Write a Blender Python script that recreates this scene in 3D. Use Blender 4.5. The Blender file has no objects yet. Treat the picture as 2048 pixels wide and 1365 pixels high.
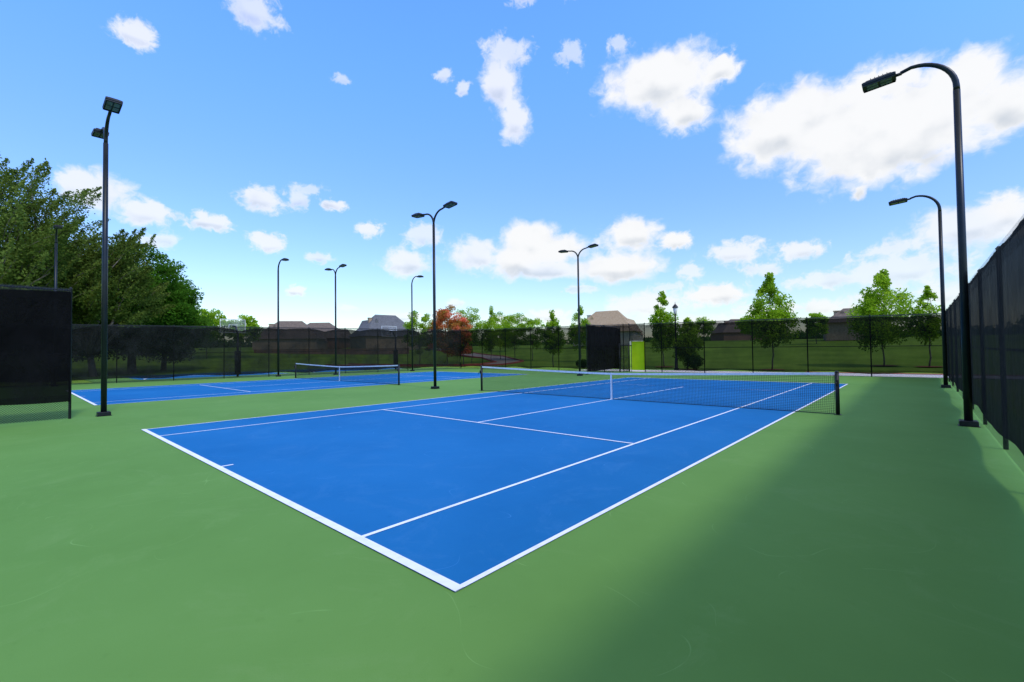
import bpy, math, random
import numpy as np
from mathutils import Vector, Matrix
random.seed(7); rng=np.random.default_rng(7)
scene=bpy.context.scene
COL=scene.collection
rad=math.radians

# ------------------------------------------------------------------ materials
def new_mat(name):
    m=bpy.data.materials.new(name); m.use_nodes=True
    nt=m.node_tree; nt.nodes.clear()
    out=nt.nodes.new("ShaderNodeOutputMaterial")
    return m,nt,out
def N(nt,t,**kw):
    n=nt.nodes.new(t)
    for k,v in kw.items(): setattr(n,k,v)
    return n
def pbr(name,c1,c2=None,scale=5.0,rough=0.6,metal=0.0,bump=0.0,bscale=40.0,spec=0.5,detail=6.0,lo=0.35,hi=0.65):
    m,nt,out=new_mat(name); L=nt.links
    b=N(nt,"ShaderNodeBsdfPrincipled"); L.new(b.outputs[0],out.inputs[0])
    b.inputs["Roughness"].default_value=rough; b.inputs["Metallic"].default_value=metal
    b.inputs["Specular IOR Level"].default_value=spec
    tc=N(nt,"ShaderNodeTexCoord")
    c2=c2 or tuple(min(1,x*1.25+0.002) for x in c1)
    n=N(nt,"ShaderNodeTexNoise"); n.inputs["Scale"].default_value=scale; n.inputs["Detail"].default_value=detail
    L.new(tc.outputs["Object"],n.inputs["Vector"])
    r=N(nt,"ShaderNodeValToRGB"); r.color_ramp.elements[0].position=lo; r.color_ramp.elements[1].position=hi
    r.color_ramp.elements[0].color=(*c1,1); r.color_ramp.elements[1].color=(*c2,1)
    L.new(n.outputs[0],r.inputs[0]); L.new(r.outputs[0],b.inputs["Base Color"])
    if bump>0:
        n2=N(nt,"ShaderNodeTexNoise"); n2.inputs["Scale"].default_value=bscale; n2.inputs["Detail"].default_value=4
        L.new(tc.outputs["Object"],n2.inputs["Vector"])
        bp=N(nt,"ShaderNodeBump"); bp.inputs["Strength"].default_value=bump; bp.inputs["Distance"].default_value=0.01
        L.new(n2.outputs[0],bp.inputs["Height"]); L.new(bp.outputs[0],b.inputs["Normal"])
    return m
def court_mat(name,base,dark,light,worn):
    m,nt,out=new_mat(name); L=nt.links
    b=N(nt,"ShaderNodeBsdfPrincipled"); L.new(b.outputs[0],out.inputs[0])
    b.inputs["Roughness"].default_value=0.82; b.inputs["Specular IOR Level"].default_value=0.08
    tc=N(nt,"ShaderNodeTexCoord"); P=tc.outputs["Object"]
    def noise(s,d,r=0.5,dist=0.0):
        n=N(nt,"ShaderNodeTexNoise"); n.inputs["Scale"].default_value=s; n.inputs["Detail"].default_value=d
        n.inputs["Roughness"].default_value=r; n.inputs["Distortion"].default_value=dist
        L.new(P,n.inputs["Vector"]); return n.outputs[0]
    def mr(v,a,b_,c,d):
        x=N(nt,"ShaderNodeMapRange"); x.inputs[1].default_value=a;x.inputs[2].default_value=b_;x.inputs[3].default_value=c;x.inputs[4].default_value=d
        L.new(v,x.inputs[0]); return x.outputs[0]
    def mth(op,a,v=None):
        x=N(nt,"ShaderNodeMath",operation=op); L.new(a,x.inputs[0])
        if v is not None:
            if isinstance(v,(int,float)): x.inputs[1].default_value=v
            else: L.new(v,x.inputs[1])
        return x.outputs[0]
    def mix(f,c1,c2):
        x=N(nt,"ShaderNodeMix",data_type='RGBA')
        if isinstance(f,float): x.inputs[0].default_value=f
        else: L.new(f,x.inputs[0])
        for i,c in ((6,c1),(7,c2)):
            if isinstance(c,tuple): x.inputs[i].default_value=(*c,1)
            else: L.new(c,x.inputs[i])
        return x.outputs[2]
    big=noise(0.25,5,0.6)
    c=mix(mr(big,0.35,0.65,0,1),dark,light)
    c=mix(mr(noise(1.7,6,0.7,0.6),0.42,0.75,0,0.6),c,base)
    c=mix(mr(noise(0.8,9,0.8,1.2),0.52,0.72,0,0.65),c,worn)
    c=mix(mr(noise(160,2),0.3,0.75,0,0.5),c,dark)
    c=mix(mr(noise(6.5,3,0.5),0.66,0.76,0,0.6),c,dark)
    s=mth('ABSOLUTE',mth('SUBTRACT',noise(.9,1,.3,.5),.5))
    s=mr(s,.0,.0022,1,0); s2=mr(noise(2.3,2,.5),.52,.62,0,.38)
    c=mix(mth('MULTIPLY',s,s2),c,tuple(min(1,x*1.5+.03) for x in worn))
    L.new(c,b.inputs["Base Color"])
    bp=N(nt,"ShaderNodeBump"); bp.inputs["Strength"].default_value=0.25; bp.inputs["Distance"].default_value=0.003
    L.new(noise(320,2),bp.inputs["Height"]); L.new(bp.outputs[0],b.inputs["Normal"])
    return m
def screen_mat(name,opac,col,nscale=3.0,spec=.08,var=.04,crease=.6):
    m,nt,out=new_mat(name); L=nt.links
    tc=N(nt,"ShaderNodeTexCoord"); P=tc.outputs["Object"]
    d=N(nt,"ShaderNodeBsdfPrincipled"); d.inputs["Roughness"].default_value=0.85; d.inputs["Specular IOR Level"].default_value=spec
    n=N(nt,"ShaderNodeTexNoise"); n.inputs["Scale"].default_value=nscale; n.inputs["Detail"].default_value=9; n.inputs["Roughness"].default_value=.65
    L.new(P,n.inputs["Vector"])
    r=N(nt,"ShaderNodeValToRGB"); r.color_ramp.elements[0].position=.35; r.color_ramp.elements[1].position=.7
    r.color_ramp.elements[0].color=(*[x*.6 for x in col],1); r.color_ramp.elements[1].color=(*[x*1.6 for x in col],1)
    L.new(n.outputs[0],r.inputs[0]); L.new(r.outputs[0],d.inputs["Base Color"])
    if crease>0:
        mp=N(nt,"ShaderNodeMapping"); mp.inputs["Scale"].default_value=(2.2,1,.7); mp.inputs["Rotation"].default_value=(0,.35,0); L.new(P,mp.inputs[0])
        n3=N(nt,"ShaderNodeTexNoise"); n3.inputs["Scale"].default_value=1.3; n3.inputs["Detail"].default_value=5; n3.inputs["Distortion"].default_value=1.2; L.new(mp.outputs[0],n3.inputs["Vector"])
        bp=N(nt,"ShaderNodeBump"); bp.inputs["Strength"].default_value=crease; bp.inputs["Distance"].default_value=.25; L.new(n3.outputs[0],bp.inputs["Height"]); L.new(bp.outputs[0],d.inputs["Normal"])
    t=N(nt,"ShaderNodeBsdfTransparent")
    mx=N(nt,"ShaderNodeMixShader")
    mr=N(nt,"ShaderNodeMapRange"); mr.inputs[1].default_value=.3;mr.inputs[2].default_value=.7;mr.inputs[3].default_value=opac-var;mr.inputs[4].default_value=min(1,opac+var)
    L.new(n.outputs[0],mr.inputs[0]); L.new(mr.outputs[0],mx.inputs[0])
    L.new(t.outputs[0],mx.inputs[1]); L.new(d.outputs[0],mx.inputs[2]); L.new(mx.outputs[0],out.inputs[0])
    return m
def lattice_mat(name,cell,width,col,diamond):
    m,nt,out=new_mat(name); L=nt.links
    tc=N(nt,"ShaderNodeTexCoord"); sx=N(nt,"ShaderNodeSeparateXYZ"); L.new(tc.outputs["Object"],sx.inputs[0])
    def M(op,a,b=None):
        x=N(nt,"ShaderNodeMath",operation=op)
        for i,v in enumerate((a,b)):
            if v is None: continue
            if isinstance(v,(int,float)): x.inputs[i].default_value=v
            else: L.new(v,x.inputs[i])
        return x.outputs[0]
    X,Z=sx.outputs[0],sx.outputs[2]
    if diamond: A=M('ADD',X,Z);B_=M('SUBTRACT',X,Z)
    else: A,B_=X,Z
    def line(v):
        f=M('FRACT',M('DIVIDE',M('ADD',v,100.0),cell)); return M('LESS_THAN',f,width/cell)
    f=M('MAXIMUM',line(A),line(B_))
    d=N(nt,"ShaderNodeBsdfPrincipled"); d.inputs["Base Color"].default_value=(*col,1); d.inputs["Roughness"].default_value=.5
    t=N(nt,"ShaderNodeBsdfTransparent"); mx=N(nt,"ShaderNodeMixShader")
    L.new(f,mx.inputs[0]); L.new(t.outputs[0],mx.inputs[1]); L.new(d.outputs[0],mx.inputs[2]); L.new(mx.outputs[0],out.inputs[0])
    return m
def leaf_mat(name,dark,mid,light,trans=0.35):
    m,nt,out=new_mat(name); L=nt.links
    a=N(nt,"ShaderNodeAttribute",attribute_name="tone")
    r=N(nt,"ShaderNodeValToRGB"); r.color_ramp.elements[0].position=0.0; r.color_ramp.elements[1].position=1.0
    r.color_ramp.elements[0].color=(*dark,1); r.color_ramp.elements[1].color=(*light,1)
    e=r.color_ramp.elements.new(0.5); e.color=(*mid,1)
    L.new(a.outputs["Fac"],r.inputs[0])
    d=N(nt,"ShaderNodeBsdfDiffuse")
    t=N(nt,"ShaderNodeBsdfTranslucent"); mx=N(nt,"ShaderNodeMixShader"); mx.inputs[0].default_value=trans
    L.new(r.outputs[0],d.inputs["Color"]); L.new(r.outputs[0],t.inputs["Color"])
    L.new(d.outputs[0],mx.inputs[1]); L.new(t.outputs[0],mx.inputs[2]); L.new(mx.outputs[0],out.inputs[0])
    return m

M_GREEN=court_mat("court_green_paint",(.136,.286,.060),(.116,.250,.050),(.149,.304,.067),(.182,.322,.090))
M_BLUE=court_mat("court_blue_paint",(.013,.158,.362),(.008,.130,.315),(.017,.172,.39),(.046,.200,.405))
M_LINE=pbr("white_line_paint",(.74,.75,.75),(.84,.84,.84),scale=9,rough=.8,spec=.1,lo=.3,hi=.55)
M_METAL=pbr("black_powder_coated_metal",(.008,.009,.009),(.013,.014,.014),scale=8,rough=.4,bump=.05,bscale=90,spec=.3)
M_POLE=pbr("black_painted_pole",(.006,.009,.009),(.012,.016,.016),scale=3,rough=.36,bump=.04,bscale=60,spec=.3)
M_LENS=pbr("lamp_lens_glass",(.10,.10,.09),(.17,.165,.15),scale=14,rough=.3,lo=.45,hi=.55)
M_NETCORD=lattice_mat("net_cord",.044,.0065,(.012,.012,.014),False)
M_TAPE=pbr("white_canvas_tape",(.66,.66,.67),(.8,.8,.8),scale=12,rough=.85,bump=.3,bscale=60,spec=.1)
M_CHAIN=lattice_mat("black_chain_link",.056,.010,(.010,.010,.010),True)
M_SCR_R=screen_mat("dense_windscreen_fabric",.978,(.015,.0135,.012),2.2,var=.012,crease=.30,spec=.04)
M_SCR_F=screen_mat("open_weave_windscreen_fabric",.83,(.004,.0045,.004),.8,crease=.3,spec=.03)
M_SCR_L=screen_mat("wrinkled_windscreen_fabric",.91,(.009,.010,.008),.9,var=.06,crease=1.0,spec=.05)
M_SCR_N=screen_mat("tight_windscreen_fabric",.975,(.004,.004,.004),1.0,.05,var=.015,crease=.5)
M_BARK=pbr("tree_bark",(.10,.075,.05),(.22,.18,.13),scale=6,rough=.9,bump=.8,bscale=14)
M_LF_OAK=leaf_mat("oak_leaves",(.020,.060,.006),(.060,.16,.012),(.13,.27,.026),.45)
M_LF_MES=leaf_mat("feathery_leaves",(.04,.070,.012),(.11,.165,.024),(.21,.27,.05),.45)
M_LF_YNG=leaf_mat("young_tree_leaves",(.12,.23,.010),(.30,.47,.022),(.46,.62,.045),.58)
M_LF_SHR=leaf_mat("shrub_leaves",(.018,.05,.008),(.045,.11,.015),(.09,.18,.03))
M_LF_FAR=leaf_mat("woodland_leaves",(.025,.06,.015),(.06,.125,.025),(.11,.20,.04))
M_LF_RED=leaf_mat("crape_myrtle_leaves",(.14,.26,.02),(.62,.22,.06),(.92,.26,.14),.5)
M_LAWN=pbr("lawn_grass",(.14,.25,.020),(.23,.36,.038),scale=.22,rough=.95,bump=.4,bscale=30,spec=.05,lo=.3,hi=.7,detail=4)
M_LIME=pbr("lime_lawn_stand_in",(.58,.68,.010),(.66,.76,.015),scale=2,rough=.8,spec=.1)
M_CONC=pbr("pale_concrete",(.52,.46,.40),(.64,.57,.50),scale=1.2,rough=.9,bump=.2,bscale=50)
M_ROAD=pbr("tan_concrete_road",(.36,.28,.20),(.45,.36,.26),scale=.8,rough=.9,bump=.2,bscale=40)
M_KERB=pbr("red_painted_kerb",(.42,.07,.045),(.52,.11,.07),scale=3,rough=.8)
M_MULCH=pbr("red_bark_mulch",(.24,.045,.02),(.48,.09,.05),scale=14,rough=1,bump=.8,bscale=30)
M_BRICK=pbr("tan_brick",(.30,.20,.12),(.42,.30,.19),scale=5,rough=.9)
M_BRICK2=pbr("red_brown_brick",(.20,.11,.07),(.28,.16,.10),scale=5,rough=.9)
M_STONE=pbr("cream_stone",(.42,.36,.26),(.56,.48,.36),scale=3,rough=.9)
M_ROOFG=pbr("grey_shingles",(.09,.088,.085),(.14,.135,.13),scale=3,rough=.95)
M_ROOFB=pbr("brown_shingles",(.12,.085,.058),(.18,.13,.09),scale=3,rough=.95)
M_ROOFT=pbr("tan_shingles",(.32,.21,.11),(.40,.28,.16),scale=3,rough=.95)
M_TRIM=pbr("white_trim_paint",(.62,.60,.55),(.70,.68,.63),scale=4,rough=.7)
M_GLASS=pbr("dark_window_glass",(.02,.025,.03),(.05,.06,.07),scale=1,rough=.08)
M_DOOR=pbr("brown_wood_door",(.10,.05,.025),(.16,.08,.04),scale=3,rough=.5)
M_BOARD=screen_mat("clear_acrylic_board",.10,(.5,.5,.5),2.0,crease=0)
M_RIM=pbr("orange_rim_paint",(.5,.1,.02),scale=4,rough=.4)
M_FROST=pbr("frosted_lantern_glass",(.55,.52,.42),(.65,.62,.52),scale=6,rough=.3)

# ------------------------------------------------------------------ mesh builder
class MB:
    def __init__(s): s.v=[];s.f=[];s.m=[];s.sm=[]
    def quad(s,a,b,c,d,mi=0,sm=False):
        n=len(s.v); s.v+=[a,b,c,d]; s.f.append((n,n+1,n+2,n+3)); s.m.append(mi); s.sm.append(sm); return s
    def poly(s,pts,mi=0):
        n=len(s.v); s.v+=list(pts); s.f.append(tuple(range(n,n+len(pts)))); s.m.append(mi); s.sm.append(False); return s
    def box(s,c,d,mi=0,bev=0.0,mat=None):
        cx,cy,cz=c; x,y,z=[t/2 for t in d]
        if bev<=0:
            P=[(sx*x,sy*y,sz*z) for sz in(-1,1) for sy in(-1,1) for sx in(-1,1)]
            F=[(0,2,3,1),(4,5,7,6),(0,1,5,4),(2,6,7,3),(0,4,6,2),(1,3,7,5)]
        else:
            P=[];F=[];b=bev
            prof=[(-z,b),(-z+b,0),(z-b,0),(z,b)]
            for zz,ins in prof:
                X=x-ins;Y=y-ins
                P+=[(-X+b*.6,-Y,zz),(X-b*.6,-Y,zz),(X,-Y+b*.6,zz),(X,Y-b*.6,zz),(X-b*.6,Y,zz),(-X+b*.6,Y,zz),(-X,Y-b*.6,zz),(-X,-Y+b*.6,zz)]
            for k in range(3):
                for i in range(8):
                    j=(i+1)%8; F.append((k*8+i,k*8+j,k*8+8+j,k*8+8+i))
            F.append(tuple(range(7,-1,-1))); F.append(tuple(range(24,32)))
        n=len(s.v)
        for p in P:
            q=Vector(p)
            if mat: q=mat@q
            s.v.append((q[0]+cx,q[1]+cy,q[2]+cz))
        for f in F: s.f.append(tuple(n+i for i in f)); s.m.append(mi); s.sm.append(False)
        return s
    def tube(s,pts,rads,seg=12,mi=0,cap=True):
        pts=[Vector(p) for p in pts]
        if not hasattr(rads,'__len__'): rads=[rads]*len(pts)
        n0=len(s.v); up=None
        for i,p in enumerate(pts):
            t=(pts[min(i+1,len(pts)-1)]-pts[max(i-1,0)]).normalized()
            if up is None:
                up=Vector((0,0,1)) if abs(t.z)<.9 else Vector((1,0,0))
            a=t.cross(up)
            if a.length<1e-4: a=t.cross(Vector((0,1,0)))
            a.normalize(); b=t.cross(a).normalized(); up=a.cross(t)
            for k in range(seg):
                w=2*math.pi*k/seg; q=p+(a*math.cos(w)+b*math.sin(w))*rads[i]; s.v.append(tuple(q))
        for i in range(len(pts)-1):
            for k in range(seg):
                j=(k+1)%seg
                s.f.append((n0+i*seg+k,n0+i*seg+j,n0+(i+1)*seg+j,n0+(i+1)*seg+k)); s.m.append(mi); s.sm.append(True)
        if cap:
            s.f.append(tuple(n0+k for k in range(seg-1,-1,-1))); s.m.append(mi); s.sm.append(False)
            e=n0+(len(pts)-1)*seg
            s.f.append(tuple(e+k for k in range(seg))); s.m.append(mi); s.sm.append(False)
        return s
    def obj(s,name,mats,parent=None,loc=None,rot=None):
        me=bpy.data.meshes.new(name); me.from_pydata(s.v,[],s.f)
        for m in (mats if isinstance(mats,(list,tuple)) else [mats]): me.materials.append(m)
        me.polygons.foreach_set("material_index",s.m); me.polygons.foreach_set("use_smooth",s.sm); me.update()
        o=bpy.data.objects.new(name,me); COL.objects.link(o)
        if parent: o.parent=parent
        if loc: o.location=loc
        if rot: o.rotation_euler=rot
        return o
def thing(name,label,cat,loc,rz=0.0,group=None):
    e=bpy.data.objects.new(name,None); e.empty_display_size=.3; COL.objects.link(e)
    e.location=loc; e.rotation_euler=(0,0,rz); e["label"]=label; e["category"]=cat
    if group: e["group"]=group
    return e
def copy_part(src,parent,loc=None,rot=None):
    o=src.copy(); COL.objects.link(o); o.parent=parent
    if loc is not None: o.location=loc
    if rot is not None: o.rotation_euler=rot
    return o
def structure(o): o["kind"]="structure"; return o

# ------------------------------------------------------------------ terrain
def terr(x,y):
    dx=max(-56-x,0,x-8); dy=max(-20-y,0,y-37); dd=math.hypot(dx,dy)
    t=min(1,max(0,(dd)/70)); t=t*t*(3-2*t)
    return 3.5*t
def build_terrain():
    a=[-3500,-2000,-1200,-700,-450,-320,-250]+list(range(-200,201,5))+[250,320,450,700,1200,2000,3500]
    b=MB(); n=len(a); v=[(x-20,y+20,terr(x-20,y+20)-.045+(0.25*math.sin(x*.05)*math.sin(y*.043) if terr(x-20,y+20)>.8 else 0)) for y in a for x in a]
    b.v=v
    for j in range(n-1):
        for i in range(n-1):
            b.f.append((j*n+i,j*n+i+1,(j+1)*n+i+1,(j+1)*n+i)); b.m.append(0); b.sm.append(True)
    structure(b.obj("lawn_ground",M_LAWN))
build_terrain()
def sheet(name,x0,y0,x1,y1,z,mat):
    o=MB().quad((x0,y0,z),(x1,y0,z),(x1,y1,z),(x0,y1,z)).obj(name,mat); return structure(o)
b=MB().box((-17.2,8.45,-.05),(42.8,45.3,.10)); structure(b.obj("court_surface_green",M_GREEN))
XA=-19.07
CW,CL,SW=10.97,23.77,1.37
def court(x0):
    sheet("court_surface_blue",x0-CW,0,x0,CL,.004,M_BLUE)
    b=MB()
    def r(xa,ya,xb,yb,z=.008): b.quad((xa,ya,z),(xb,ya,z),(xb,yb,z),(xa,yb,z))
    w=.05
    r(x0-w,0,x0,CL); r(x0-CW,0,x0-CW+w,CL)
    r(x0-SW-w,.08,x0-SW,CL-.08); r(x0-CW+SW,.08,x0-CW+SW+w,CL-.08)
    c=x0-CW/2
    r(c-w/2,5.485,c+w/2,18.285)
    z=.012
    r(x0-CW,-.002,x0,.085,z); r(x0-CW,CL-.085,x0,CL,z)
    r(x0-CW+SW,5.485-w,x0-SW,5.485,z); r(x0-CW+SW,18.285,x0-SW,18.285+w,z)
    r(c-w/2,.085,c+w/2,.25,.008); r(c-w/2,CL-.25,c+w/2,CL-.085,.008)
    structure(b.obj("court_line_markings",M_LINE))
court(0.0); court(XA)
b=MB().box((-46,15.5,-.03),(14.5,27,.05)); structure(b.obj("basketball_court_surface",M_GREEN))
for y0 in (4.5,17.0):
    sheet("basketball_court_blue",-48.5,y0,-39.6,y0+10.5,.002,M_BLUE)
    b=MB()
    def ring(cx,cy,r0,r1,z=.007,a0=0,a1=360,n=40):
        for i in range(n):
            p=rad(a0+(a1-a0)*i/n);q=rad(a0+(a1-a0)*(i+1)/n)
            b.quad((cx+r0*math.cos(p),cy+r0*math.sin(p),z),(cx+r1*math.cos(p),cy+r1*math.sin(p),z),(cx+r1*math.cos(q),cy+r1*math.sin(q),z),(cx+r0*math.cos(q),cy+r0*math.sin(q),z))
    ring(-39.7,y0+5.25,4.9,5.0,a0=90,a1=270); ring(-44.5,y0+5.25,1.3,1.37)
    structure(b.obj("basketball_line_markings",M_LINE))

def ribbon(name,pts,w,mat,lift=.03,kerb=None):
    b=MB(); P=[Vector((p[0],p[1],0)) for p in pts]
    Q=[]
    for i in range(len(P)-1):
        for k in range(8): Q.append(P[i].lerp(P[i+1],k/8))
    Q.append(P[-1])
    def off(i,o):
        t=(Q[min(i+1,len(Q)-1)]-Q[max(i-1,0)]).normalized(); n=Vector((-t.y,t.x,0)); q=Q[i]+n*o
        return q
    for i in range(len(Q)-1):
        pts4=[off(i,-w/2),off(i,w/2),off(i+1,w/2),off(i+1,-w/2)]
        b.quad(*[(p.x,p.y,terr(p.x,p.y)+lift) for p in pts4],0,True)
    structure(b.obj(name,mat))
    if kerb:
        for sgn in (-1,1):
            b=MB()
            for i in range(len(Q)-1):
                o1=sgn*(w/2);o2=sgn*(w/2+.18)
                A,B_,C,D=off(i,o1),off(i,o2),off(i+1,o2),off(i+1,o1)
                z=lambda p,h:(p.x,p.y,terr(p.x,p.y)+h)
                b.quad(z(A,.16),z(B_,.16),z(C,.16),z(D,.16)); b.quad(z(A,-.1),z(A,.16),z(D,.16),z(D,-.1)); b.quad(z(B_,-.1),z(B_,.16),z(C,.16),z(C,-.1))
            structure(b.obj("kerb",M_KERB))
ribbon("walkway_pavement",[(-20,32.6),(-8,32.9),(6,33.1),(20,33.2),(40,33)],3.2,M_CONC,-.005)
ribbon("drive_road",[(-62,31),(-50,33.2),(-42,36),(-39,40),(-42,47),(-55,57),(-80,68),(-120,80)],3.8,M_ROAD,.02,True)
def mulch(x,y,r):
    b=MB(); n=18
    b.poly([(x+r*math.cos(2*math.pi*i/n)*(1+.1*math.sin(i*2.3)),y+r*math.sin(2*math.pi*i/n),terr(x,y)+.02) for i in range(n)])
    structure(b.obj("mulch_bed_ground",M_MULCH))
b=MB().quad((-3.5,34.8,.0),(9,35.0,.0),(9,36.3,.0),(-3.5,35.7,.0)); structure(b.obj("mulch_bed_ground",M_MULCH))

# ------------------------------------------------------------------ fences
def wave(x,z,amp,sd):
    return amp*(math.sin(x*2.07+sd+z*.9)*.45+math.sin(x*4.9+z*2.3+sd*2)*.3+math.sin(x*9.3-z*3.1)*.2+.45*math.sin(z*1.7+x*.4+sd)+.25*math.sin(z*6+x*3.3*math.sin(x*.7+sd)))
def fence(name,label,p0,p1,h0,h1,mat,amp=.02,gaps=(),side=1,bot=.24,spacing=3.05,droop=.05):
    L=math.hypot(p1[0]-p0[0],p1[1]-p0[1]); ang=math.atan2(p1[1]-p0[1],p1[0]-p0[0])
    T=thing(name,label,"fence",(p0[0],p0[1],0),ang)
    H=lambda x:h0+(h1-h0)*x/L
    n=max(1,round(L/spacing)); xs=[L*i/n for i in range(n+1)]
    for a,b_ in gaps: xs=[x for x in xs if not(a-.3<x<b_+.3)]+[a,b_]
    xs=sorted(xs)
    po=MB().tube([(0,0,0),(0,0,.995),(0,0,1),(0,0,1.012)],[.032,.032,.042,.012],10).obj("post",M_METAL,T)
    first=True
    for x in xs:
        o=po if first else copy_part(po,T); first=False
        o.location=(x,-side*.045,0); o.scale=(1,1,H(x)+.03)
    segs=[];c=0
    for a,b_ in sorted(gaps): segs.append((c,a)); c=b_
    segs.append((c,L))
    b=MB().tube([(0,-side*.045,H(0)-.02),(L,-side*.045,H(L)-.02)],.021,8)
    b.obj("top_rail",M_METAL,T)
    for a,e in segs:
        MB().tube([(a,-side*.045,H(a)*.5),(e,-side*.045,H(e)*.5)],.018,8).obj("middle_rail",M_METAL,T)
    b=MB()
    for a,e in segs:
        b.quad((a,-side*.012,.02),(e,-side*.012,.02),(e,-side*.012,bot+.16),(a,-side*.012,bot+.16))
        b.quad((a,-side*.012,H(a)-.3),(e,-side*.012,H(e)-.3),(e,-side*.012,H(e)+.035),(a,-side*.012,H(a)+.035))
    for a,e in gaps:
        b.quad((a,-side*.012,2.35),(e,-side*.012,2.35),(e,-side*.012,H(e)+.03),(a,-side*.012,H(a)+.03))
    b.obj("chain_link_mesh",M_CHAIN,T)
    b=MB(); sd=random.random()*6
    NZ=14
    for a,e in segs:
        nx=max(2,int((e-a)/.17)); base=len(b.v)
        for i in range(nx+1):
            x=a+(e-a)*i/nx
            seam=abs(((x/spacing)%1)-.5)*2
            zb=bot+.05*math.sin(x*1.3+sd)+.05*(1-seam); zt=H(x)-.06-droop*(1-seam)**2*(1+.6*math.sin(x*.8+sd))-.015*abs(math.sin(x*6.3))
            for k in range(NZ+1):
                t=k/NZ; z=zb+(zt-zb)*t
                w=wave(x,z,amp,sd)*(1-abs(2*t-1)**3*.7)
                w-=min(amp*1.2,.03)*max(0,1-abs(seam-1)*14)
                b.v.append((x,side*(.012+amp*1.1+w),z))
        for i in range(nx):
            for k in range(NZ):
                q=base+i*(NZ+1)+k; b.f.append((q,q+NZ+1,q+NZ+2,q+1)); b.m.append(0); b.sm.append(True)
    for a,e in gaps: b.quad((a,side*.03,2.40),(e,side*.03,2.40),(e,side*.03,H(e)-.06),(a,side*.03,H(a)-.06))
    b.obj("windscreen",mat,T)
    return T
fence("chain_link_fence","tall black windscreened fence running beside the tennis court",(3.45,-7),(3.45,30.85),3.15,3.42,M_SCR_R,.018,side=1,bot=.26)
fence("chain_link_fence","black fence with see-through windscreen and open gateway",(3.45,30.85),(-33.0,29.5),3.42,4.0,M_SCR_F,.02,gaps=((16.5,17.75),),side=1,bot=.2)
fence("chain_link_fence","fence with wrinkled sagging black windscreen beside basketball court",(-32.95,29.4),(-38.3,-12),4.0,3.62,M_SCR_L,.14,side=1,droop=.18)
fence("chain_link_fence","short fence divider with tight black windscreen between courts",(-15.04,-10),(-15.04,-.9),3.6,3.58,M_SCR_N,.035,side=-1,bot=.5)
fence("chain_link_fence","short black screened fence divider next to gateway",(-14.9,25.2),(-14.9,29.95),3.55,3.5,M_SCR_N,.02,side=-1)
fence("chain_link_fence","black windscreened fence closing the court end",(-38.3,-12.1),(-15.1,-12.1),3.6,3.6,M_SCR_R,.02,side=1)
T=thing("fence_gate","open black chain link gate with plate by fence divider","gate",(-14.25,30.05,0),rad(-100))
b=MB().tube([(0,0,.08),(0,0,2.2),(1.15,0,2.2),(1.15,0,.08),(0,0,.08)],.024,8).tube([(0,0,1.1),(1.15,0,1.1)],.02,8); b.obj("gate_frame",M_METAL,T)
MB().quad((.02,0,.1),(1.13,0,.1),(1.13,0,2.18),(.02,0,2.18)).obj("chain_link_mesh",M_CHAIN,T)
MB().box((1.06,.05,1.05),(.10,.06,.16),bev=.01).obj("latch",M_METAL,T)
T=thing("lawn_stand_in_panel","added yellow-green panel standing in for lawn beyond the gateway","panel",(-13.62,30.35,0),rad(2))  # added board in place of the bright lawn seen through the gate
MB().box((0,0,1.25),(1.02,.03,2.2),bev=.006).obj("board",M_LIME,T)
MB().tube([(-.55,0,0),(-.55,0,2.38),(.55,0,2.38),(.55,0,0)],.022,8).obj("frame",M_METAL,T)

# ------------------------------------------------------------------ light poles
def lamp_head_parts(T):
    b=MB().box((.33,0,0),(.62,.36,.085),bev=.02)
    b.box((.33,0,.055),(.50,.26,.05),bev=.02)
    for k in range(5): b.box((.17+k*.075,0,.09),(.012,.22,.03))
    b.tube([(-.08,0,0),(.05,0,0)],.035,10)
    b.box((.33,.165,-.052),(.58,.02,.025)); b.box((.33,-.165,-.052),(.58,.02,.025)); b.box((.62,0,-.052),(.02,.31,.025)); b.box((.04,0,-.052),(.02,.31,.025))
    h=b.obj("lamp_housing",M_METAL,T)
    c=MB()
    for i in (0,1):
        for j in (-1,1):
            c.box((.20+i*.25,j*.078,-.048),(.21,.125,.014),bev=.004)
    l=c.obj("lamp_lens",M_LENS,h)
    return h,l
def light_pole(x,y,h,double,label,dirs,grp="black court light poles",reach=.9):
    T=thing("light_pole",label,"light pole",(x,y,0),0,grp)
    b=MB().box((0,0,.06),(.29,.29,.11),bev=.012); b.box((0,0,.005),(.33,.33,.012)); b.obj("base_cover",M_METAL,T)
    top=h-.8 if not double else h-.75
    MB().tube([(0,0,.11),(0,0,top*.5),(0,0,top)],[.070,.067,.060],16).obj("pole",M_POLE,T)
    for dx in dirs:
        if not double:
            R_=.72; pts=[(0,0,top)]
            for k in range(0,11):
                a=math.pi/2*k/10; pts.append((dx*R_*(1-math.cos(a)),0,top+.08+R_*math.sin(a)))
            pts.append((dx*(reach),0,top+.08+R_-.05)); hz=top+.08+R_-.07
            rr=[.058]+[.056-.018*k/11 for k in range(12)]
        else:
            pts=[(0,0,top-.05)]
            for k in range(1,11):
                a=math.pi/2*k/10; pts.append((dx*.62*(1-math.cos(a)),0,top+.62*math.sin(a)))
            pts.append((dx*.82,0,top+.66)); hz=top+.66; rr=[.05-.012*k/11 for k in range(12)]
        MB().tube(pts,rr[:len(pts)],12).obj("arm",M_POLE,T)
        hd,l=lamp_head_parts(T)
        hd.location=(pts[-1][0]+dx*.06,0,hz+.0)
        hd.rotation_euler=(0,rad(4 if not double else -5),0 if dx>0 else math.pi)
    return T
light_pole(3.22,11.5,8.0,False,"tall black light pole with curved arm beside net",(-1,))
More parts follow.
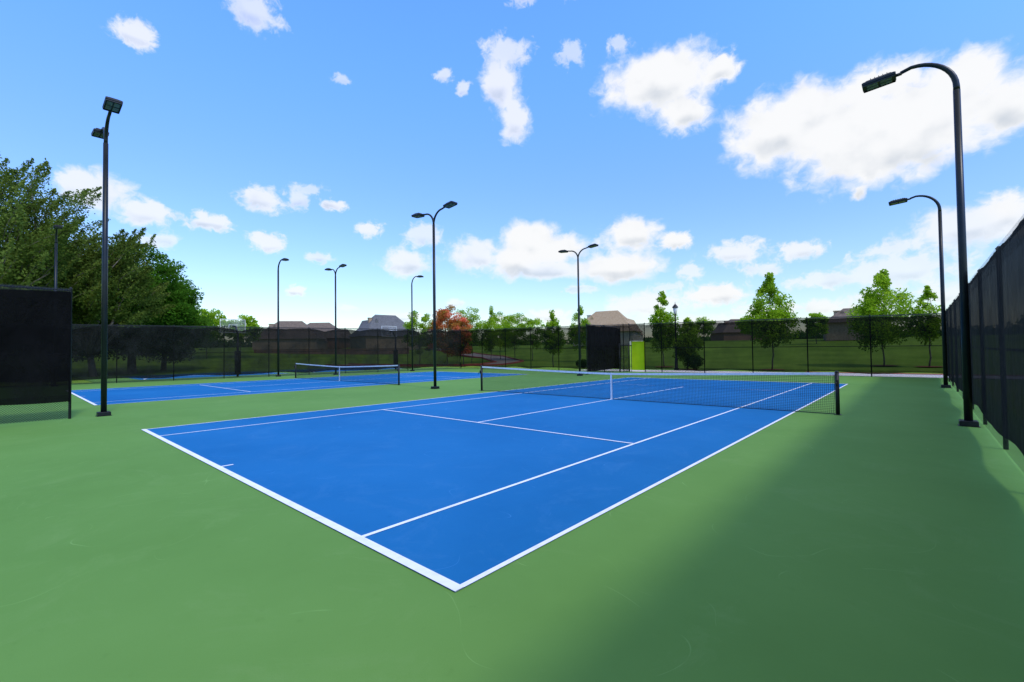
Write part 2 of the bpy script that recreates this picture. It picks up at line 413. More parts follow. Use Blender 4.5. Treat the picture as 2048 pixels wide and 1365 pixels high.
light_pole(3.24,23.4,8.0,False,"tall black light pole with curved arm beside windscreened fence",(-1,))
light_pole(-15.12,-.19,8.7,True,"black light pole with two lamp heads by fence divider",(1,-1))
light_pole(-14.51,11.4,8.5,True,"black light pole with two lamp heads between nets",(1,-1))
light_pole(-14.69,23.9,8.7,True,"black light pole with two lamp heads near gateway",(1,-1))
light_pole(-34.6,12.1,9.0,False,"black light pole with curved arm at wrinkled windscreen",(1,))
light_pole(-32.9,15.9,8.8,True,"black light pole with two lamp heads beyond net",(1,-1))
light_pole(-32.9,23.4,8.8,False,"black light pole with curved arm near fence corner",(1,))
light_pole(-35.6,-.1,9.3,False,"black light pole standing in front of large leafy trees",(1,))

# ------------------------------------------------------------------ nets
def net(xc,y,label):
    T=thing("tennis_net",label,"tennis net",(xc,y,0),0,"tennis nets")
    w=6.399; seg=40
    top=lambda x:.914+(1.07-.914)*(abs(x)/w)**1.25
    po=MB().tube([(0,0,0),(0,0,1.08)],.045,14).tube([(0,0,1.07),(0,0,1.10)],[.05,.03],14).box((0,-.06,.82),(.05,.08,.14),bev=.01).tube([(0,-.10,.82),(0,-.19,.82),(0,-.19,.72)],.009,6).box((0,0,.006),(.14,.14,.012)).obj("net_post",M_METAL,T)
    po.location=(w,0,0)
    copy_part(po,T,(-w,0,0))
    b=MB(); xs=[-w+.05+(2*w-.1)*i/seg for i in range(seg+1)]
    def sag(x,t): return .025*math.sin(x*1.7)*t*(1-t)*4
    rows=5
    for i,x in enumerate(xs):
        for k in range(rows+1):
            t=k/rows; b.v.append((x,sag(x,t),.015+(top(x)-.045-.015)*t))
    for i in range(seg):
        for k in range(rows):
            q=i*(rows+1)+k; b.f.append((q,q+rows+1,q+rows+2,q+1)); b.m.append(0); b.sm.append(True)
    b.obj("net_mesh",M_NETCORD,T)
    b=MB()
    for i in range(seg):
        x0,x1=xs[i],xs[i+1]; z0,z1=top(x0),top(x1); y0=.012+.003*math.sin(i*2.1)
        b.quad((x0,-y0,z0-.062),(x1,-y0,z1-.062),(x1,-y0,z1),(x0,-y0,z0),0,True)
        b.quad((x0,y0,z0-.062),(x0,y0,z0),(x1,y0,z1),(x1,y0,z1-.062),0,True)
        b.quad((x0,-y0,z0),(x1,-y0,z1),(x1,y0,z1),(x0,y0,z0),0,True)
    b.obj("top_tape",M_TAPE,T)
    MB().box((0,-.017,.46),(.05,.006,.90)).box((0,.017,.46),(.05,.006,.90)).box((0,0,.917),(.05,.04,.006)).box((0,0,.012),(.09,.06,.02)).obj("centre_strap",M_TAPE,T)
    MB().tube([(-w+.06,0,1.0),(-w+.06,0,.02),(w-.06,0,.02),(w-.06,0,1.0)],.010,6).obj("edge_cord",M_METAL,T)
net(-CW/2,CL/2,"black tennis net with white tape on blue court")
net(XA-CW/2,CL/2,"black tennis net with white tape on second court")

# ------------------------------------------------------------------ basketball hoops
def hoop(x,y,lift):
    T=thing("basketball_hoop","basketball hoop with clear backboard on black post","basketball hoop",(x,y,0),0,"basketball hoops")
    MB().tube([(0,0,0),(0,0,2.9+lift)],.085,12).tube([(0,0,2.8+lift),(-.5,0,3.45+lift),(-1.1,0,3.5+lift)],.06,10).box((0,0,1.1),(.36,.36,1.9),bev=.05).obj("post",M_METAL,T)
    MB().box((-1.15,0,3.5+lift),(.012,1.78,1.02)).obj("backboard",M_BOARD,T)
    b=MB(); z0,z1=2.97+lift,4.03+lift
    for (cy,cz,sy,sz) in ((0,z0,1.83,.04),(0,z1,1.83,.04),(-.9,3.5+lift,.035,1.02),(.9,3.5+lift,.035,1.02)): b.box((-1.15,cy,cz),(.035,sy,sz))
    b.box((-1.13,0,3.15+lift),(.02,.6,.03)); b.box((-1.13,0,3.6+lift),(.02,.6,.03)); b.box((-1.13,-.29,3.375+lift),(.02,.03,.41)); b.box((-1.13,.29,3.375+lift),(.02,.03,.41))
    b.obj("backboard_frame",M_TRIM,T)
    pts=[(-1.42+.23*math.cos(a),.23*math.sin(a),3.05+lift) for a in [2*math.pi*i/20 for i in range(21)]]
    MB().tube(pts,.012,6).tube([(-1.15,0,3.05+lift),(-1.19,0,3.05+lift)],.03,6).obj("rim",M_RIM,T)
hoop(-37.6,10.2,.55); hoop(-38.0,25.0,.5)

# ------------------------------------------------------------------ lantern post
T=thing("street_lamp","black post lantern with frosted glass beside walkway","street lamp",(-12.5,34.9,0))
b=MB().tube([(0,0,0),(0,0,.12),(0,0,.16),(0,0,.9),(0,0,.96),(0,0,4.56),(0,0,4.6)],[.2,.2,.13,.11,.07,.05,.12],12); b.obj("post",M_METAL,T)
MB().tube([(0,0,4.6),(0,0,4.72),(0,0,5.15)],[.09,.13,.2],8).obj("lantern_glass",M_FROST,T)
MB().tube([(0,0,5.15),(0,0,5.2),(0,0,5.4),(0,0,5.44),(0,0,5.62)],[.26,.25,.09,.03,.012],8).obj("lantern_cap",M_METAL,T)

# ------------------------------------------------------------------ trees
def leaves_obj(name,C,S,tone,mat,parent):
    n=len(C)
    a=rng.normal(size=(n,3)); a/=np.linalg.norm(a,axis=1)[:,None]
    u=rng.normal(size=(n,3)); b=np.cross(a,u); b/=np.linalg.norm(b,axis=1)[:,None]
    s=S[:,None]
    V=np.stack([C-a*s, C+b*s*.5+a*s*.1, C+a*s, C-b*s*.5-a*s*.1],1).reshape(-1,3)
    me=bpy.data.meshes.new(name); me.vertices.add(4*n); me.vertices.foreach_set("co",V.astype(np.float32).ravel())
    me.loops.add(4*n); me.loops.foreach_set("vertex_index",np.arange(4*n,dtype=np.int32))
    me.polygons.add(n); me.polygons.foreach_set("loop_start",np.arange(0,4*n,4,dtype=np.int32)); me.polygons.foreach_set("loop_total",np.full(n,4,dtype=np.int32))
    me.update(calc_edges=True)
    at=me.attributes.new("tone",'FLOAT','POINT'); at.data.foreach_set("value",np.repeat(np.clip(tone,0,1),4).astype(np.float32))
    me.materials.append(mat)
    o=bpy.data.objects.new(name,me); COL.objects.link(o); o.parent=parent; return o
def limb(b,p,q,r0,r1,bend=.12,n=5,seg=7):
    p=Vector(p);q=Vector(q);L=(q-p).length; o=Vector((random.uniform(-1,1),random.uniform(-1,1),random.uniform(0,1)))*L*bend
    pts=[p.lerp(q,i/n)+o*math.sin(math.pi*i/n)+Vector((random.uniform(-1,1),random.uniform(-1,1),0))*L*.02 for i in range(n+1)]
    b.tube(pts,[r0+(r1-r0)*i/n for i in range(n+1)],seg); return pts
def tree(label,x,y,H,rx,crown_lo,mat,n_clump,n_leaf,leaf,shape="oval",clump_r=.28,trunk_r=None,spiky=False,name="leafy_tree",lean=(0,0),limbs=26,lumpy=.22,tn=.16):
    z0=terr(x,y)-.05; H=H-z0
    T=thing(name,label,"tree",(x,y,z0))
    cz=(H+crown_lo)/2; rz=(H-crown_lo)/2; tr=trunk_r or H*.018+.03
    b=MB(); fork=crown_lo+rz*(.35 if not spiky else -.1)
    trunk=limb(b,(0,0,-.1),(random.uniform(-.2,.2)*rx*.3,random.uniform(-.2,.2)*rx*.3,fork),tr,tr*.7,.04,6,9)
    if shape!="round": limb(b,trunk[-1],(0,0,H-rz*.3),tr*.7,tr*.12,.03,6,7)
    cl=[]
    for i in range(n_clump):
        for _ in range(80):
            d=np.array([random.gauss(0,1),random.gauss(0,1),random.gauss(0,1)]); d/=np.linalg.norm(d)
            r=random.uniform(.2,.97)**.6
            t=d*r
            if shape=="cone" and math.hypot(t[0],t[1])>(.80-.62*max(-.3,t[2])): continue
            if t[2]<-.8: continue
            break
        lump=1+lumpy*math.sin(3*math.atan2(t[1],t[0])+x)*1+lumpy*.5*math.sin(5*t[2]+y)
        c=np.array([t[0]*rx*lump,t[1]*rx*lump,cz+t[2]*rz*(.93+.07*lump)])
        cl.append((c,r,t[2]))
    if shape=="cone":
        for k in range(4): cl.append((np.array([random.uniform(-.08,.08)*rx,random.uniform(-.08,.08)*rx,cz+rz*(.72+.09*k)]),.5,.8))
    for i,(c,r,_) in enumerate(cl):
        if i%max(1,n_clump//limbs)==0:
            s=trunk[-1] if random.random()<.6 or shape=="round" else Vector((0,0,random.uniform(fork,max(fork+.1,c[2]))))
            limb(b,s,tuple(c),tr*.42,tr*.08,.12,5,6)
    Cs=[];Ss=[];Ts=[]
    per=n_leaf//n_clump
    for c,r,tz in cl:
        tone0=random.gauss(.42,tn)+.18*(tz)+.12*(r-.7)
        if spiky and random.random()<.85:
            dirv=np.array([c[0]/rx*.9+random.gauss(0,.3)+lean[0],c[1]/rx*.9+random.gauss(0,.3)+lean[1],random.uniform(.7,1.8)]); dirv/=np.linalg.norm(dirv)
            Ls=random.uniform(.26,.55)*rx; k=rng.random(per)
            limb(b,tuple(c-dirv*Ls*.2),tuple(c+dirv*Ls*.9),tr*.06,tr*.02,.05,4,5)
            P=c+dirv*(k[:,None]*Ls)+rng.normal(size=(per,3))*(np.array([.075,.075,.075])*rx*(1.10-k[:,None]))*.8
        else:
            R_=clump_r*min(rx,rz)*random.uniform(.6,1.25)*(1 if shape!="cone" else (1.15-.55*max(0,tz)))
            g=rng.normal(size=(per,3)); g/=np.linalg.norm(g,axis=1)[:,None]; q=rng.random(per)**.45
            P=c+g*(q*R_)[:,None]*(np.array([1.15,1.15,.75]) if shape!="cone" else np.array([.95,.95,1.1]))
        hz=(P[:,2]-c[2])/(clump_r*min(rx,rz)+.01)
        Cs.append(P);Ss.append(leaf*rng.uniform(.6,1.3,per));Ts.append(tone0+hz*.13+rng.normal(size=per)*.06)  # shading painted into leaf tone: clump tops and outer crown lighter, plus random variation
    b.obj("trunk",M_BARK,T)
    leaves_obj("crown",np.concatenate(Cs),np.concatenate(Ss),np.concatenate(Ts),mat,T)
    return T
tree("tall ragged tree with feathery upswept branches beyond fence",-48.5,-2.8,15.4,7.0,2.4,M_LF_MES,300,90000,.105,"round",spiky=True,trunk_r=.42,lean=(.25,.45),limbs=18,clump_r=.20)
tree("ragged feathery tree with bare lower limbs beyond fence",-50,3.0,12.0,4.8,2.2,M_LF_MES,170,44000,.105,"round",spiky=True,trunk_r=.3,lean=(.25,.55),limbs=14,clump_r=.22)
tree("large dense dark green oak tree beyond fence",-57,1.0,12.4,6.8,.8,M_LF_OAK,220,54000,.16,"round",clump_r=.24,trunk_r=.45)
tree("dense rounded dark green oak tree behind fence",-56.4,6.6,12.8,5.2,.6,M_LF_OAK,220,60000,.14,"round",clump_r=.22,trunk_r=.4,lumpy=.10)
tree("rounded bright green tree at edge of tree group",-62.5,10.2,10.8,4.5,.4,M_LF_OAK,150,38000,.15,"round",clump_r=.25,trunk_r=.3,lumpy=.10)
tree("large dark green oak tree beside ragged tree",-57,-7,12.2,7.5,1.0,M_LF_OAK,150,28000,.22,"round",clump_r=.25,trunk_r=.45)
YL="young bright green tree standing on lawn"
for (x,y,H,rx,lo,n,lab,sh) in [
    (-84,20,9.4,3.4,2.0,6000,"small bright green tree standing on distant lawn","oval"),
    (-84,25,8.6,2.6,2.2,5000,"small bright green tree standing on distant lawn","oval"),
    (-46.6,34.4,7.2,2.0,1.2,8000,YL,"oval"),
    (-47.4,44.5,8.8,2.3,1.4,7500,YL,"oval"),(-45.2,46.5,8.2,1.9,1.4,6000,YL,"cone"),
    (-48.9,52.4,8.4,2.5,1.4,6500,YL,"oval"),(-44.5,51.0,8.0,2.3,1.4,6500,YL,"oval"),(-40.5,50.5,7.4,1.9,1.4,5500,YL,"oval"),
    (-26.5,36.8,5.8,1.2,1.1,5500,"slender young tree beside see-through windscreen","cone"),
    (-30.7,48.5,7.4,1.8,1.4,5500,YL,"cone"),
    (-16.0,40.6,7.1,1.5,1.2,6500,"slender bright green tree behind post lantern","cone"),
    (-12.0,36.0,4.2,1.3,.6,5500,"short dark bushy tree beside walkway","cone"),
    (-6.2,38.2,7.4,1.9,1.3,9000,"young green tree with pointed crown behind fence","cone"),
    (.3,45.8,7.7,2.4,1.3,11500,"full bright green tree with rounded crown on lawn","cone"),
    (3.0,44.9,6.2,1.2,1.6,3500,"thin young green tree beside fuller tree","cone"),
    (-8.8,78,7.0,1.6,1.0,3500,"small green tree in front of distant house","oval"),
    (-22,95,8.2,2.6,1.0,3500,YL,"oval"),(-33,100,8.6,2.8,1.0,3500,YL,"oval"),(-66,72,8.4,2.4,1,3500,YL,"oval"),(14,80,7.5,2.6,1,3500,YL,"oval")]:
    tree(lab,x,y,H,rx,lo,M_LF_YNG,60,n,.11 if y<60 and x>-60 else .2,sh,clump_r=.30,trunk_r=.06,lumpy=.10)
tree("orange-red flowering crape myrtle on lawn beside drive",-43.9,36.9,7.8,2.4,.9,M_LF_RED,70,16000,.12,"oval",clump_r=.30,trunk_r=.07,name="crape_myrtle_tree",lumpy=.1,tn=.24)
tree("orange-red flowering crape myrtle on lawn beside drive",-41.9,37.9,6.6,1.5,.9,M_LF_RED,35,6000,.12,"oval",clump_r=.30,trunk_r=.07,name="crape_myrtle_tree",lumpy=.1,tn=.24)
for (x,y,r,h) in [(-11.2,35.2,.8,1.3),(-22,35.5,.6,.8)]:
    T=thing("garden_shrub","low rounded dark green shrub outside the fence","shrub",(x,y,0),0,"shrubs outside the fence")
    b=MB()
    for k in range(6): limb(b,(0,0,0),(random.uniform(-r,r)*.5,random.uniform(-r,r)*.5,h*.7),.02,.006,.1,4,5)
    b.obj("stem",M_BARK,T)
    n=2500; g=rng.normal(size=(n,3)); g/=np.linalg.norm(g,axis=1)[:,None]; g*=(rng.random(n)**.3)[:,None]*(1+.2*np.sin(g[:,0]*7)[:,None])
    C=g*np.array([r,r,h*.5])+np.array([0,0,h*.55]); leaves_obj("foliage",C,np.full(n,.06),.4+g[:,2]*.3+rng.normal(size=n)*.1,M_LF_SHR,T)  # foliage tone painted lighter towards the top as shading
for (x,y) in [(-6.2,38.2),(.3,45.8),(3,44.9),(-12,36),(-16,40.6)]: mulch(x,y,.9)
def woodland():
    Cs=[];Ts=[];Ss=[]
    for k in range(620):
        az=rad(random.uniform(-100,30)); D=random.uniform(150,260); x=-20+D*math.sin(az); y=10+D*math.cos(az)
        h=random.uniform(2.2,4.6)*D/170; r=random.uniform(3.5,8); n=90
        g=rng.normal(size=(n,3)); g/=np.linalg.norm(g,axis=1)[:,None]
        Cs.append(np.array([x,y,3.3+h*.45])+g*np.array([r,r,h*.6])*(rng.random(n)**.3)[:,None]); t=random.uniform(.2,.8)
        Ts.append(t+g[:,2]*.3); Ss.append(np.full(n,.7))  # shading in the tone: upper leaves of each clump lighter
    o=leaves_obj("distant_woodland",np.concatenate(Cs),np.concatenate(Ss),np.concatenate(Ts),M_LF_FAR,None)
    o["kind"]="stuff"; o["label"]="distant dark green woodland along the horizon"; o["category"]="woodland"
woodland()

# ------------------------------------------------------------------ houses
def hip(b,x0,y0,x1,y1,z,h,ov=.5,ridge_x=True,gable=False):
    x0-=ov;x1+=ov;y0-=ov;y1+=ov
    w=x1-x0;d=y1-y0
    if ridge_x:
        i=0 if gable else min(d/2,w/2*.8); cy=(y0+y1)/2; A=(x0+i,cy,z+h);B_=(x1-i,cy,z+h)
        b.poly([(x0,y0,z),(x1,y0,z),B_,A]); b.poly([(x1,y1,z),(x0,y1,z),A,B_]); b.poly([(x1,y0,z),(x1,y1,z),B_]); b.poly([(x0,y1,z),(x0,y0,z),A])
    else:
        i=0 if gable else min(w/2,d/2*.8); cx=(x0+x1)/2; A=(cx,y0+i,z+h);B_=(cx,y1-i,z+h)
        b.poly([(x0,y1,z),(x0,y0,z),A,B_]); b.poly([(x1,y0,z),(x1,y1,z),B_,A]); b.poly([(x0,y0,z),(x1,y0,z),A]); b.poly([(x1,y1,z),(x0,y1,z),B_])
    b.poly([(x0,y0,z),(x0,y1,z),(x1,y1,z),(x1,y0,z)])
def house(label,x,y,H,W_,wall,roof,face=None,wf=.38):
    z0=terr(x,y)-.1; H=H-z0
    ang=math.atan2(y+2.1,x-2.5)+math.pi/2+(random.uniform(-.5,.5) if face is None else face)
    T=thing("brick_house",label,"house",(x,y,z0),ang)
    D=W_*.62; wh=H*wf; rh=H-wh
    b=MB()
    b.box((0,0,wh/2),(W_,D,wh))
    wx=W_*.34; wing=W_*.30; gw=wh*.8
    b.box((-wx,-D*.5-1.6,gw/2),(wing,3.2-.01,gw))
    b.box((W_*.22,-D*.5-1.1,wh*.55),(wing*.9,2.2-.01,wh*1.1))
    bay0,bay1=W_*.22-wing*.45,W_*.22+wing*.45
    b.poly([(bay0,-D*.5-2.2,wh*1.1),(bay1,-D*.5-2.2,wh*1.1),((bay0+bay1)/2,-D*.5-2.2,wh*1.1+rh*.62)])
    b.poly([(-wx-wing/2,-D*.5-3.21,gw),(-wx+wing/2,-D*.5-3.21,gw),(-wx,-D*.5-3.21,gw+rh*.6)])
    b.obj("wall",wall,T)
    r=MB(); hip(r,-W_/2,-D/2,W_/2,D/2,wh+.01,rh,.5)
    hip(r,-wx-wing/2,-D*.5-3.0,-wx+wing/2,D*.1,gw+.02,rh*.74,.15,False,True)
    hip(r,bay0,-D*.5-2.0,bay1,D*.2,wh*1.1+.03,rh*.72,.15,False,True)
    ro=r.obj("roof",roof,T)
    MB().box((W_*.30,D*.05,wh+rh*.42),(.8,.7,rh*.8)).box((W_*.30,D*.05,wh+rh*.83),(.95,.85,.14)).obj("chimney",wall,ro)
    def win(cx,cy,cz,w,h):
        f=MB()
        f.box((0,-.04,h/2+.05),(w+.2,.08,.1)).box((0,-.04,-h/2-.05),(w+.2,.1,.1)).box((-w/2-.05,-.04,0),(.1,.08,h)).box((w/2+.05,-.04,0),(.1,.08,h)).box((0,-.05,0),(.06,.05,h)).box((0,-.045,0),(w,.04,.06))
        o=MB().box((0,-.015,0),(w,.03,h)).obj("window",M_GLASS,T,(cx,cy,cz)); f.obj("frame",M_TRIM,o)
    fy=-D/2-.02
    win(-W_*.08,fy,wh*.72,1.4,1.0); win(W_*.44,fy,wh*.72,1.0,1.0)
    win(W_*.22,-D*.5-2.22,wh*.85,1.6,1.1); win(W_*.22,-D*.5-2.22,wh*.34,1.9,1.3)
    win(W_*.44,fy,wh*.3,1.0,1.2)
    d=MB().box((0,-.03,1.0),(1.2,.06,2.0)).obj("door",M_DOOR,T,(-W_*.04,fy,.1))
    MB().box((.45,-.08,1.0),(.06,.05,.2)).obj("handle",M_METAL,d)
    g=MB()
    for k in range(4): g.box((0,-.04,.28+k*.5),(wing*.75,.05,.47))
    g.obj("garage_door",M_TRIM,T,(-wx,-D*.5-3.22,0))
house("brick house with brown gabled roof on lawn",-103,41,9.2,13,M_BRICK,M_ROOFB)
house("brick house with brown roof beside another house",-110,51,9.6,13,M_BRICK2,M_ROOFB)
house("large brick house with steep grey gabled roof",-94.4,60,11.0,14,M_BRICK,M_ROOFG)
house("house with tan tiled roof behind gateway",-49,87,10.4,13,M_STONE,M_ROOFT)
house("tan brick house with brown roof on rise",-5.0,88,7.9,8,M_BRICK,M_ROOFB,face=.1,wf=.55)
house("brick house with brown roof beyond street",-29.7,116,8.8,11,M_BRICK2,M_ROOFB)
T=MB().box((0,0,.6),(30,.3,1.2)).box((0,0,1.24),(30.2,.42,.09)).obj("boundary_wall",M_BRICK2,None,(-88,44,terr(-88,44)-.1),(0,0,rad(62)))
T["label"]="long low red brick wall bordering the lawn"; T["category"]="wall"

# ------------------------------------------------------------------ sun and sky
sv=Vector((.8,-.14,1.0)).normalized()
el=math.asin(sv.z); azs=math.atan2(sv.x,sv.y)
ld=bpy.data.lights.new("sun",'SUN'); ld.energy=1.9; ld.angle=rad(7); ld.color=(1,.93,.80)
lo=bpy.data.objects.new("sun",ld); COL.objects.link(lo); lo.rotation_euler=(-sv).to_track_quat('-Z','Y').to_euler()
world=bpy.data.worlds.new("World"); scene.world=world; world.use_nodes=True
nt=world.node_tree; nt.nodes.clear(); L=nt.links
out=nt.nodes.new("ShaderNodeOutputWorld"); bg=nt.nodes.new("ShaderNodeBackground"); L.new(bg.outputs[0],out.inputs[0])
sky=nt.nodes.new("ShaderNodeTexSky"); sky.sky_type='NISHITA'; sky.sun_disc=False; sky.sun_elevation=el; sky.sun_rotation=azs
sky.altitude=200; sky.air_density=1.0; sky.dust_density=.6; sky.ozone_density=2.0
bg.inputs[1].default_value=.15
tc=nt.nodes.new("ShaderNodeTexCoord"); sp=nt.nodes.new("ShaderNodeSeparateXYZ"); L.new(tc.outputs["Generated"],sp.inputs[0])
def wmr(v,a,b_):
    x=nt.nodes.new("ShaderNodeMapRange"); x.interpolation_type='SMOOTHSTEP'
    x.inputs[1].default_value=a;x.inputs[2].default_value=b_; L.new(v,x.inputs[0]); return x.outputs[0]
def wmix(f,a,b_,mode='MIX'):
    x=nt.nodes.new("ShaderNodeMix"); x.data_type='RGBA'; x.blend_type=mode
    if isinstance(f,(int,float)): x.inputs[0].default_value=f
    else: L.new(f,x.inputs[0])
    for i,c in ((6,a),(7,b_)):
        if isinstance(c,tuple): x.inputs[i].default_value=(*c,1)
        else: L.new(c,x.inputs[i])
    return x.outputs[2]
z=sp.outputs[2]
tint=wmix(wmr(z,0.0,.28),(1.24,1.21,1.15),(1.10,1.34,1.72))
tint=wmix(wmr(z,.2,.62),tint,(1.2,1.95,3.4))
skyc=wmix(1.0,sky.outputs[0],tint,'MULTIPLY')
ov=nt.nodes.new("ShaderNodeTexNoise"); ov.inputs["Scale"].default_value=3.0; ov.inputs["Detail"].default_value=4; L.new(tc.outputs["Generated"],ov.inputs["Vector"])
mm=nt.nodes.new("ShaderNodeMath"); mm.operation='MULTIPLY'; L.new(wmr(z,.70,.86),mm.inputs[0]); L.new(wmr(ov.outputs[0],.30,.60),mm.inputs[1])
skyc=wmix(mm.outputs[0],skyc,(7.6,7.2,6.4))  # unseen white cloud overhead, added to whiten and lift the ambient light
L.new(skyc,bg.inputs[0])

# ------------------------------------------------------------------ cloud layer (azimuth, elevation, half widths in degrees, thinness)
CLD="""-81.7,29.0,1.9,1.1,1 -71.3,33.9,2.8,1.7,2 -73.6,35.2,2.4,1.2,3 -42.2,33.9,3.2,1.6,2 -42.9,30.9,2.5,2.4,1 -41.1,27.2,1.9,2.3,1 -34.0,33.2,2.0,1.4,3 -27.8,33.7,1.5,0.9,3 -23.2,29.6,6.3,2.8,0 -20.5,26.1,2.8,1.9,0 -16.6,29.6,1.8,1.3,0 -50.0,31.4,1.2,0.8,2 -47.5,30.2,1.0,0.7,2 -62.4,29.9,1.1,0.7,3 -40,38.5,2.5,.9,3 -34,38.6,2,.8,3 -10.8,22.5,5.1,3.3,0 -3.9,20.4,6.0,4.2,0 1.3,20.6,5.1,3.7,0 3.9,22.8,1.9,1.9,0 6.0,19.7,2.0,2.3,0 -8.0,23.7,3.5,2.2,0 -1.7,18.4,4.5,2.6,0 -2.3,24.2,3.4,1.6,0 3.6,10.6,4.4,1.9,1
5.7,11.4,1.7,1.4,0 -1.2,7.3,5.1,1.9,2 -85.7,15.6,1.6,1.3,1 -84.0,15.1,2.4,1.8,1 -80.7,13.9,2.3,1.4,1 -75.4,13.9,2.2,0.9,1 -70.5,16.8,2.4,1.4,1 -67.0,17.2,1.3,1.3,2 -65.7,18.5,1.9,0.7,3 -63.3,17.0,1.5,0.6,1 -70.0,12.2,1.9,1.2,1 -59.1,14.6,1.6,1.0,1 -79.6,11.4,1.8,0.7,2 -64.7,11.1,1.5,0.7,2 -67.2,7.2,1.0,0.7,1 -55.0,11.0,3.0,1.7,1 -52.8,14.3,2.4,1.5,2 -39.4,13.8,3.5,2.1,0 -36.3,12.5,3.8,1.8,0 -41.3,11.4,3.2,2.1,0
-36.9,10.1,5.6,1.1,1 -46.3,12.1,3.1,2.1,1 -28.6,10.1,5.4,1.7,0 -26.8,13.8,3.5,1.9,0 -21.9,12.7,1.6,1.0,0 -15.3,10.8,3.0,1.4,1 -9.3,10.3,2.2,1.1,1 -20.3,9.2,1.6,0.9,2 -17.7,6.2,3.7,1.3,0 -12.6,8.6,1.9,0.8,2 -25.5,5.4,4.6,1.5,1 -48.9,6.1,1.4,0.6,2 -7.7,4.2,2.2,0.9,1 -67.8,3.6,1.3,0.7,2 -3.6,4.6,2.3,1.0,2 -37.0,4.5,2.5,0.9,1 -12.7,4.2,3.8,0.8,2 -4.1,15.0,0.6,0.6,0 1.5,4.7,2.0,1.1,2
-30,3.6,4,.8,2 -20,3.2,4.5,.8,2 -55,4.4,2.5,.6,2 -43,4.0,3,.6,2 -62,5.4,2,.6,3 -2,9.3,3,.8,2 -7,7.0,3.2,1.0,2 -33,7.6,2.6,.6,3 -22.5,7.4,2.2,.6,3 -14,2.6,5,.7,2"""
cl=[tuple(map(float,t.split(","))) for t in CLD.split()]
st=.4; AZ=np.arange(-105,40.01,st); EL=np.arange(1.0,44.01,st)
gx,gy=np.meshgrid(AZ,EL)
def maskf(X,Y,thin=False):
    tw=np.full(X.shape,1e-9); ts=np.zeros(X.shape); tz=np.zeros(X.shape); sm=np.zeros(X.shape)
    for a,e,w,h,f in cl:
        r=1.0-.05*f-np.sqrt(((X-a)/(w*1.12))**2+((Y-e)/(h*1.12))**2)
        small=min(1.0,max(0.0,(2.2-h)/1.2)) if w<4.5 else 0.0
        k=np.exp(np.clip(r,-8,1)*4); tw+=k; ts+=k*f; tz+=k*max(small,f/3); sm+=np.exp(np.clip(r,-8,1)*7)
    return (np.log(sm)/7,ts/tw,tz/tw) if thin else np.log(sm)/7
mk,th,smal=maskf(gx,gy,True); under=np.clip(maskf(gx,gy+1.2),-1,1)-np.clip(maskf(gx,gy-1.2),-1,1)
RD=5000.0
ca=np.radians(gx);ce=np.radians(gy)
co_=np.stack([RD*np.sin(ca)*np.cos(ce),RD*np.cos(ca)*np.cos(ce),RD*np.sin(ce)],-1).reshape(-1,3)
ny,nx=gx.shape; keep=mk>-1.2
idx=-np.ones(ny*nx,int); faces=[]
for j in range(ny-1):
    for i in range(nx-1):
        if keep[j,i] or keep[j+1,i] or keep[j,i+1] or keep[j+1,i+1]: faces.append((j*nx+i,j*nx+i+1,(j+1)*nx+i+1,(j+1)*nx+i))
used=sorted({k for f in faces for k in f})
for n_,k in enumerate(used): idx[k]=n_
me=bpy.data.meshes.new("sky_clouds"); me.from_pydata([tuple(co_[k]) for k in used],[],[tuple(int(idx[k]) for k in f) for f in faces])
for nm,arr in (("mask",mk),("under",under),("ax",gx),("ey",gy),("thin",th),("small",smal)):
    at=me.attributes.new(nm,'FLOAT','POINT'); at.data.foreach_set("value",arr.reshape(-1)[used].astype(np.float32))
for p in me.polygons: p.use_smooth=True
m,nt,out=new_mat("cumulus_cloud"); L=nt.links
def A(n): return N(nt,"ShaderNodeAttribute",attribute_name=n).outputs["Fac"]
def WM(op,*a):
    x=N(nt,"ShaderNodeMath",operation=op)
    for i,v in enumerate(a):
        if isinstance(v,(int,float)): x.inputs[i].default_value=v
        else: L.new(v,x.inputs[i])
    return x.outputs[0]
def VM(op,*a):
    x=N(nt,"ShaderNodeVectorMath",operation=op)
    for i,v in enumerate(a):
        if isinstance(v,tuple): x.inputs[i].default_value=v
        else: L.new(v,x.inputs[i])
    return x.outputs[0]
def mrange(v,a,b_,c=0,d=1):
    x=N(nt,"ShaderNodeMapRange"); x.interpolation_type='SMOOTHSTEP'
    for i,k in ((1,a),(2,b_),(3,c),(4,d)): x.inputs[i].default_value=k
    L.new(v,x.inputs[0]); return x.outputs[0]
cb=N(nt,"ShaderNodeCombineXYZ"); L.new(A("ax"),cb.inputs[0]); L.new(A("ey"),cb.inputs[1]); P0=VM('MULTIPLY',cb.outputs[0],(.85,1.0,1.0))
def noise(vec,s,d,r):
    n=N(nt,"ShaderNodeTexNoise"); n.inputs["Scale"].default_value=s; n.inputs["Detail"].default_value=d; n.inputs["Roughness"].default_value=r
    L.new(vec,n.inputs["Vector"]); return n
wn=noise(P0,.8,3,.5)
P=VM('ADD',P0,VM('MULTIPLY',VM('SUBTRACT',wn.outputs["Color"],(.5,.5,.5)),(1.3,1.3,0.0)))
n1=noise(P,.5,9,.56).outputs[0]
n3=noise(P,.95,8,.60).outputs[0]
s1=noise(P0,.32,3,.45).outputs[0]; s2=noise(VM('ADD',P0,(.7,1.1,0.0)),.32,3,.45).outputs[0]
mask=A("mask"); und=A("under"); thin=A("thin"); sml=A("small")
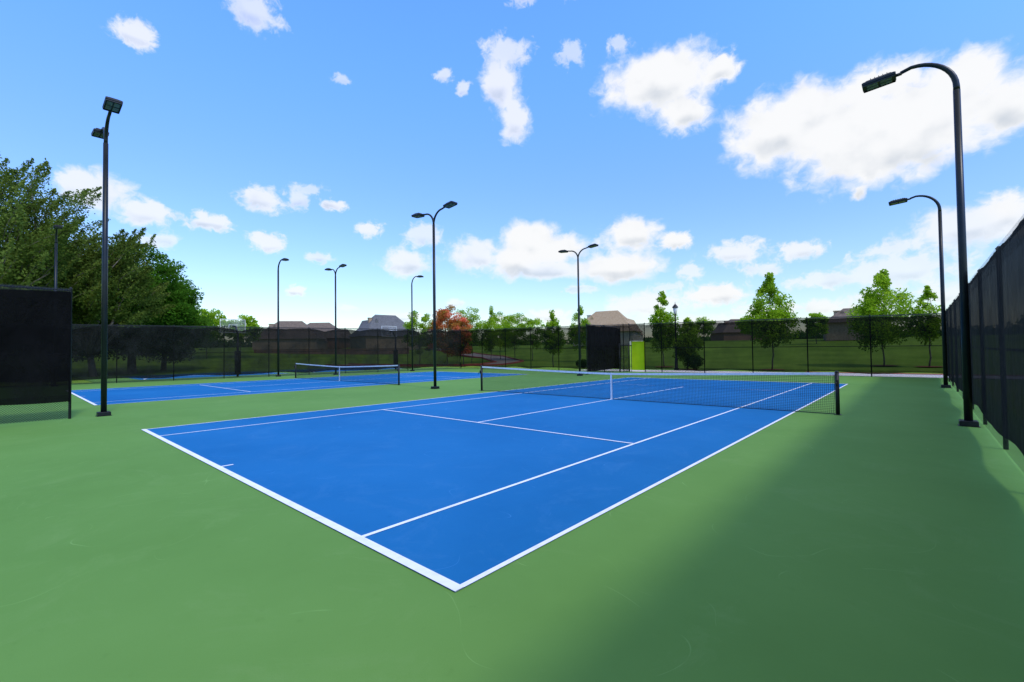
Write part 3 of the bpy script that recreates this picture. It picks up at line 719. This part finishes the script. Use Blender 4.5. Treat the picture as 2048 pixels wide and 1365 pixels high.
f1=WM('MULTIPLY',WM('SUBTRACT',n1,.5),2.0)
f3=WM('MULTIPLY',WM('MULTIPLY',WM('SUBTRACT',n3,.53),3.4),sml)
dens=WM('ADD',WM('ADD',WM('MULTIPLY',mask,1.6),.20),WM('ADD',f1,f3))
alpha=WM('MULTIPLY',mrange(dens,-.12,.85),WM('SUBTRACT',1.0,WM('MULTIPLY',thin,.15)))
shade=WM('ADD',WM('MULTIPLY',WM('SUBTRACT',s1,s2),.9),WM('SUBTRACT',WM('ADD',.90,WM('MULTIPLY',f1,.12)),WM('MULTIPLY',mrange(und,-.05,.8),WM('MULTIPLY',mrange(dens,.2,1.2),.46))))  # sunward lightening and grey undersides painted into the cloud emission
cm=N(nt,"ShaderNodeMix",data_type='RGBA'); L.new(mrange(shade,.0,.92),cm.inputs[0]); cm.inputs[6].default_value=(.55,.61,.69,1); cm.inputs[7].default_value=(.97,.975,.98,1)
em=N(nt,"ShaderNodeEmission"); L.new(cm.outputs[2],em.inputs[0]); em.inputs[1].default_value=1.0
tr=N(nt,"ShaderNodeBsdfTransparent"); mx=N(nt,"ShaderNodeMixShader"); L.new(WM('MULTIPLY',alpha,.98),mx.inputs[0]); L.new(tr.outputs[0],mx.inputs[1]); L.new(em.outputs[0],mx.inputs[2]); L.new(mx.outputs[0],out.inputs[0])
try: m.cycles.emission_sampling='NONE'
except Exception: pass
me.materials.append(m); o=bpy.data.objects.new("sky_clouds",me); COL.objects.link(o); structure(o)

# ------------------------------------------------------------------ camera
R=Vector((.74498,.66696,-.0131));U=Vector((.02516,-.00848,.99965));F=Vector((-.66662,.74504,.0231))
cd=bpy.data.cameras.new("camera"); cd.sensor_width=36; cd.lens=910.9/2048*36; cd.clip_start=.05; cd.clip_end=9000
co=bpy.data.objects.new("camera",cd); COL.objects.link(co); scene.camera=co
m=Matrix((R,U,-F)).transposed().to_4x4(); m.translation=Vector((2.4889,-2.1447,1.6994)); co.matrix_world=m
scene.view_settings.view_transform='Standard'; scene.view_settings.look='None'; scene.view_settings.exposure=0
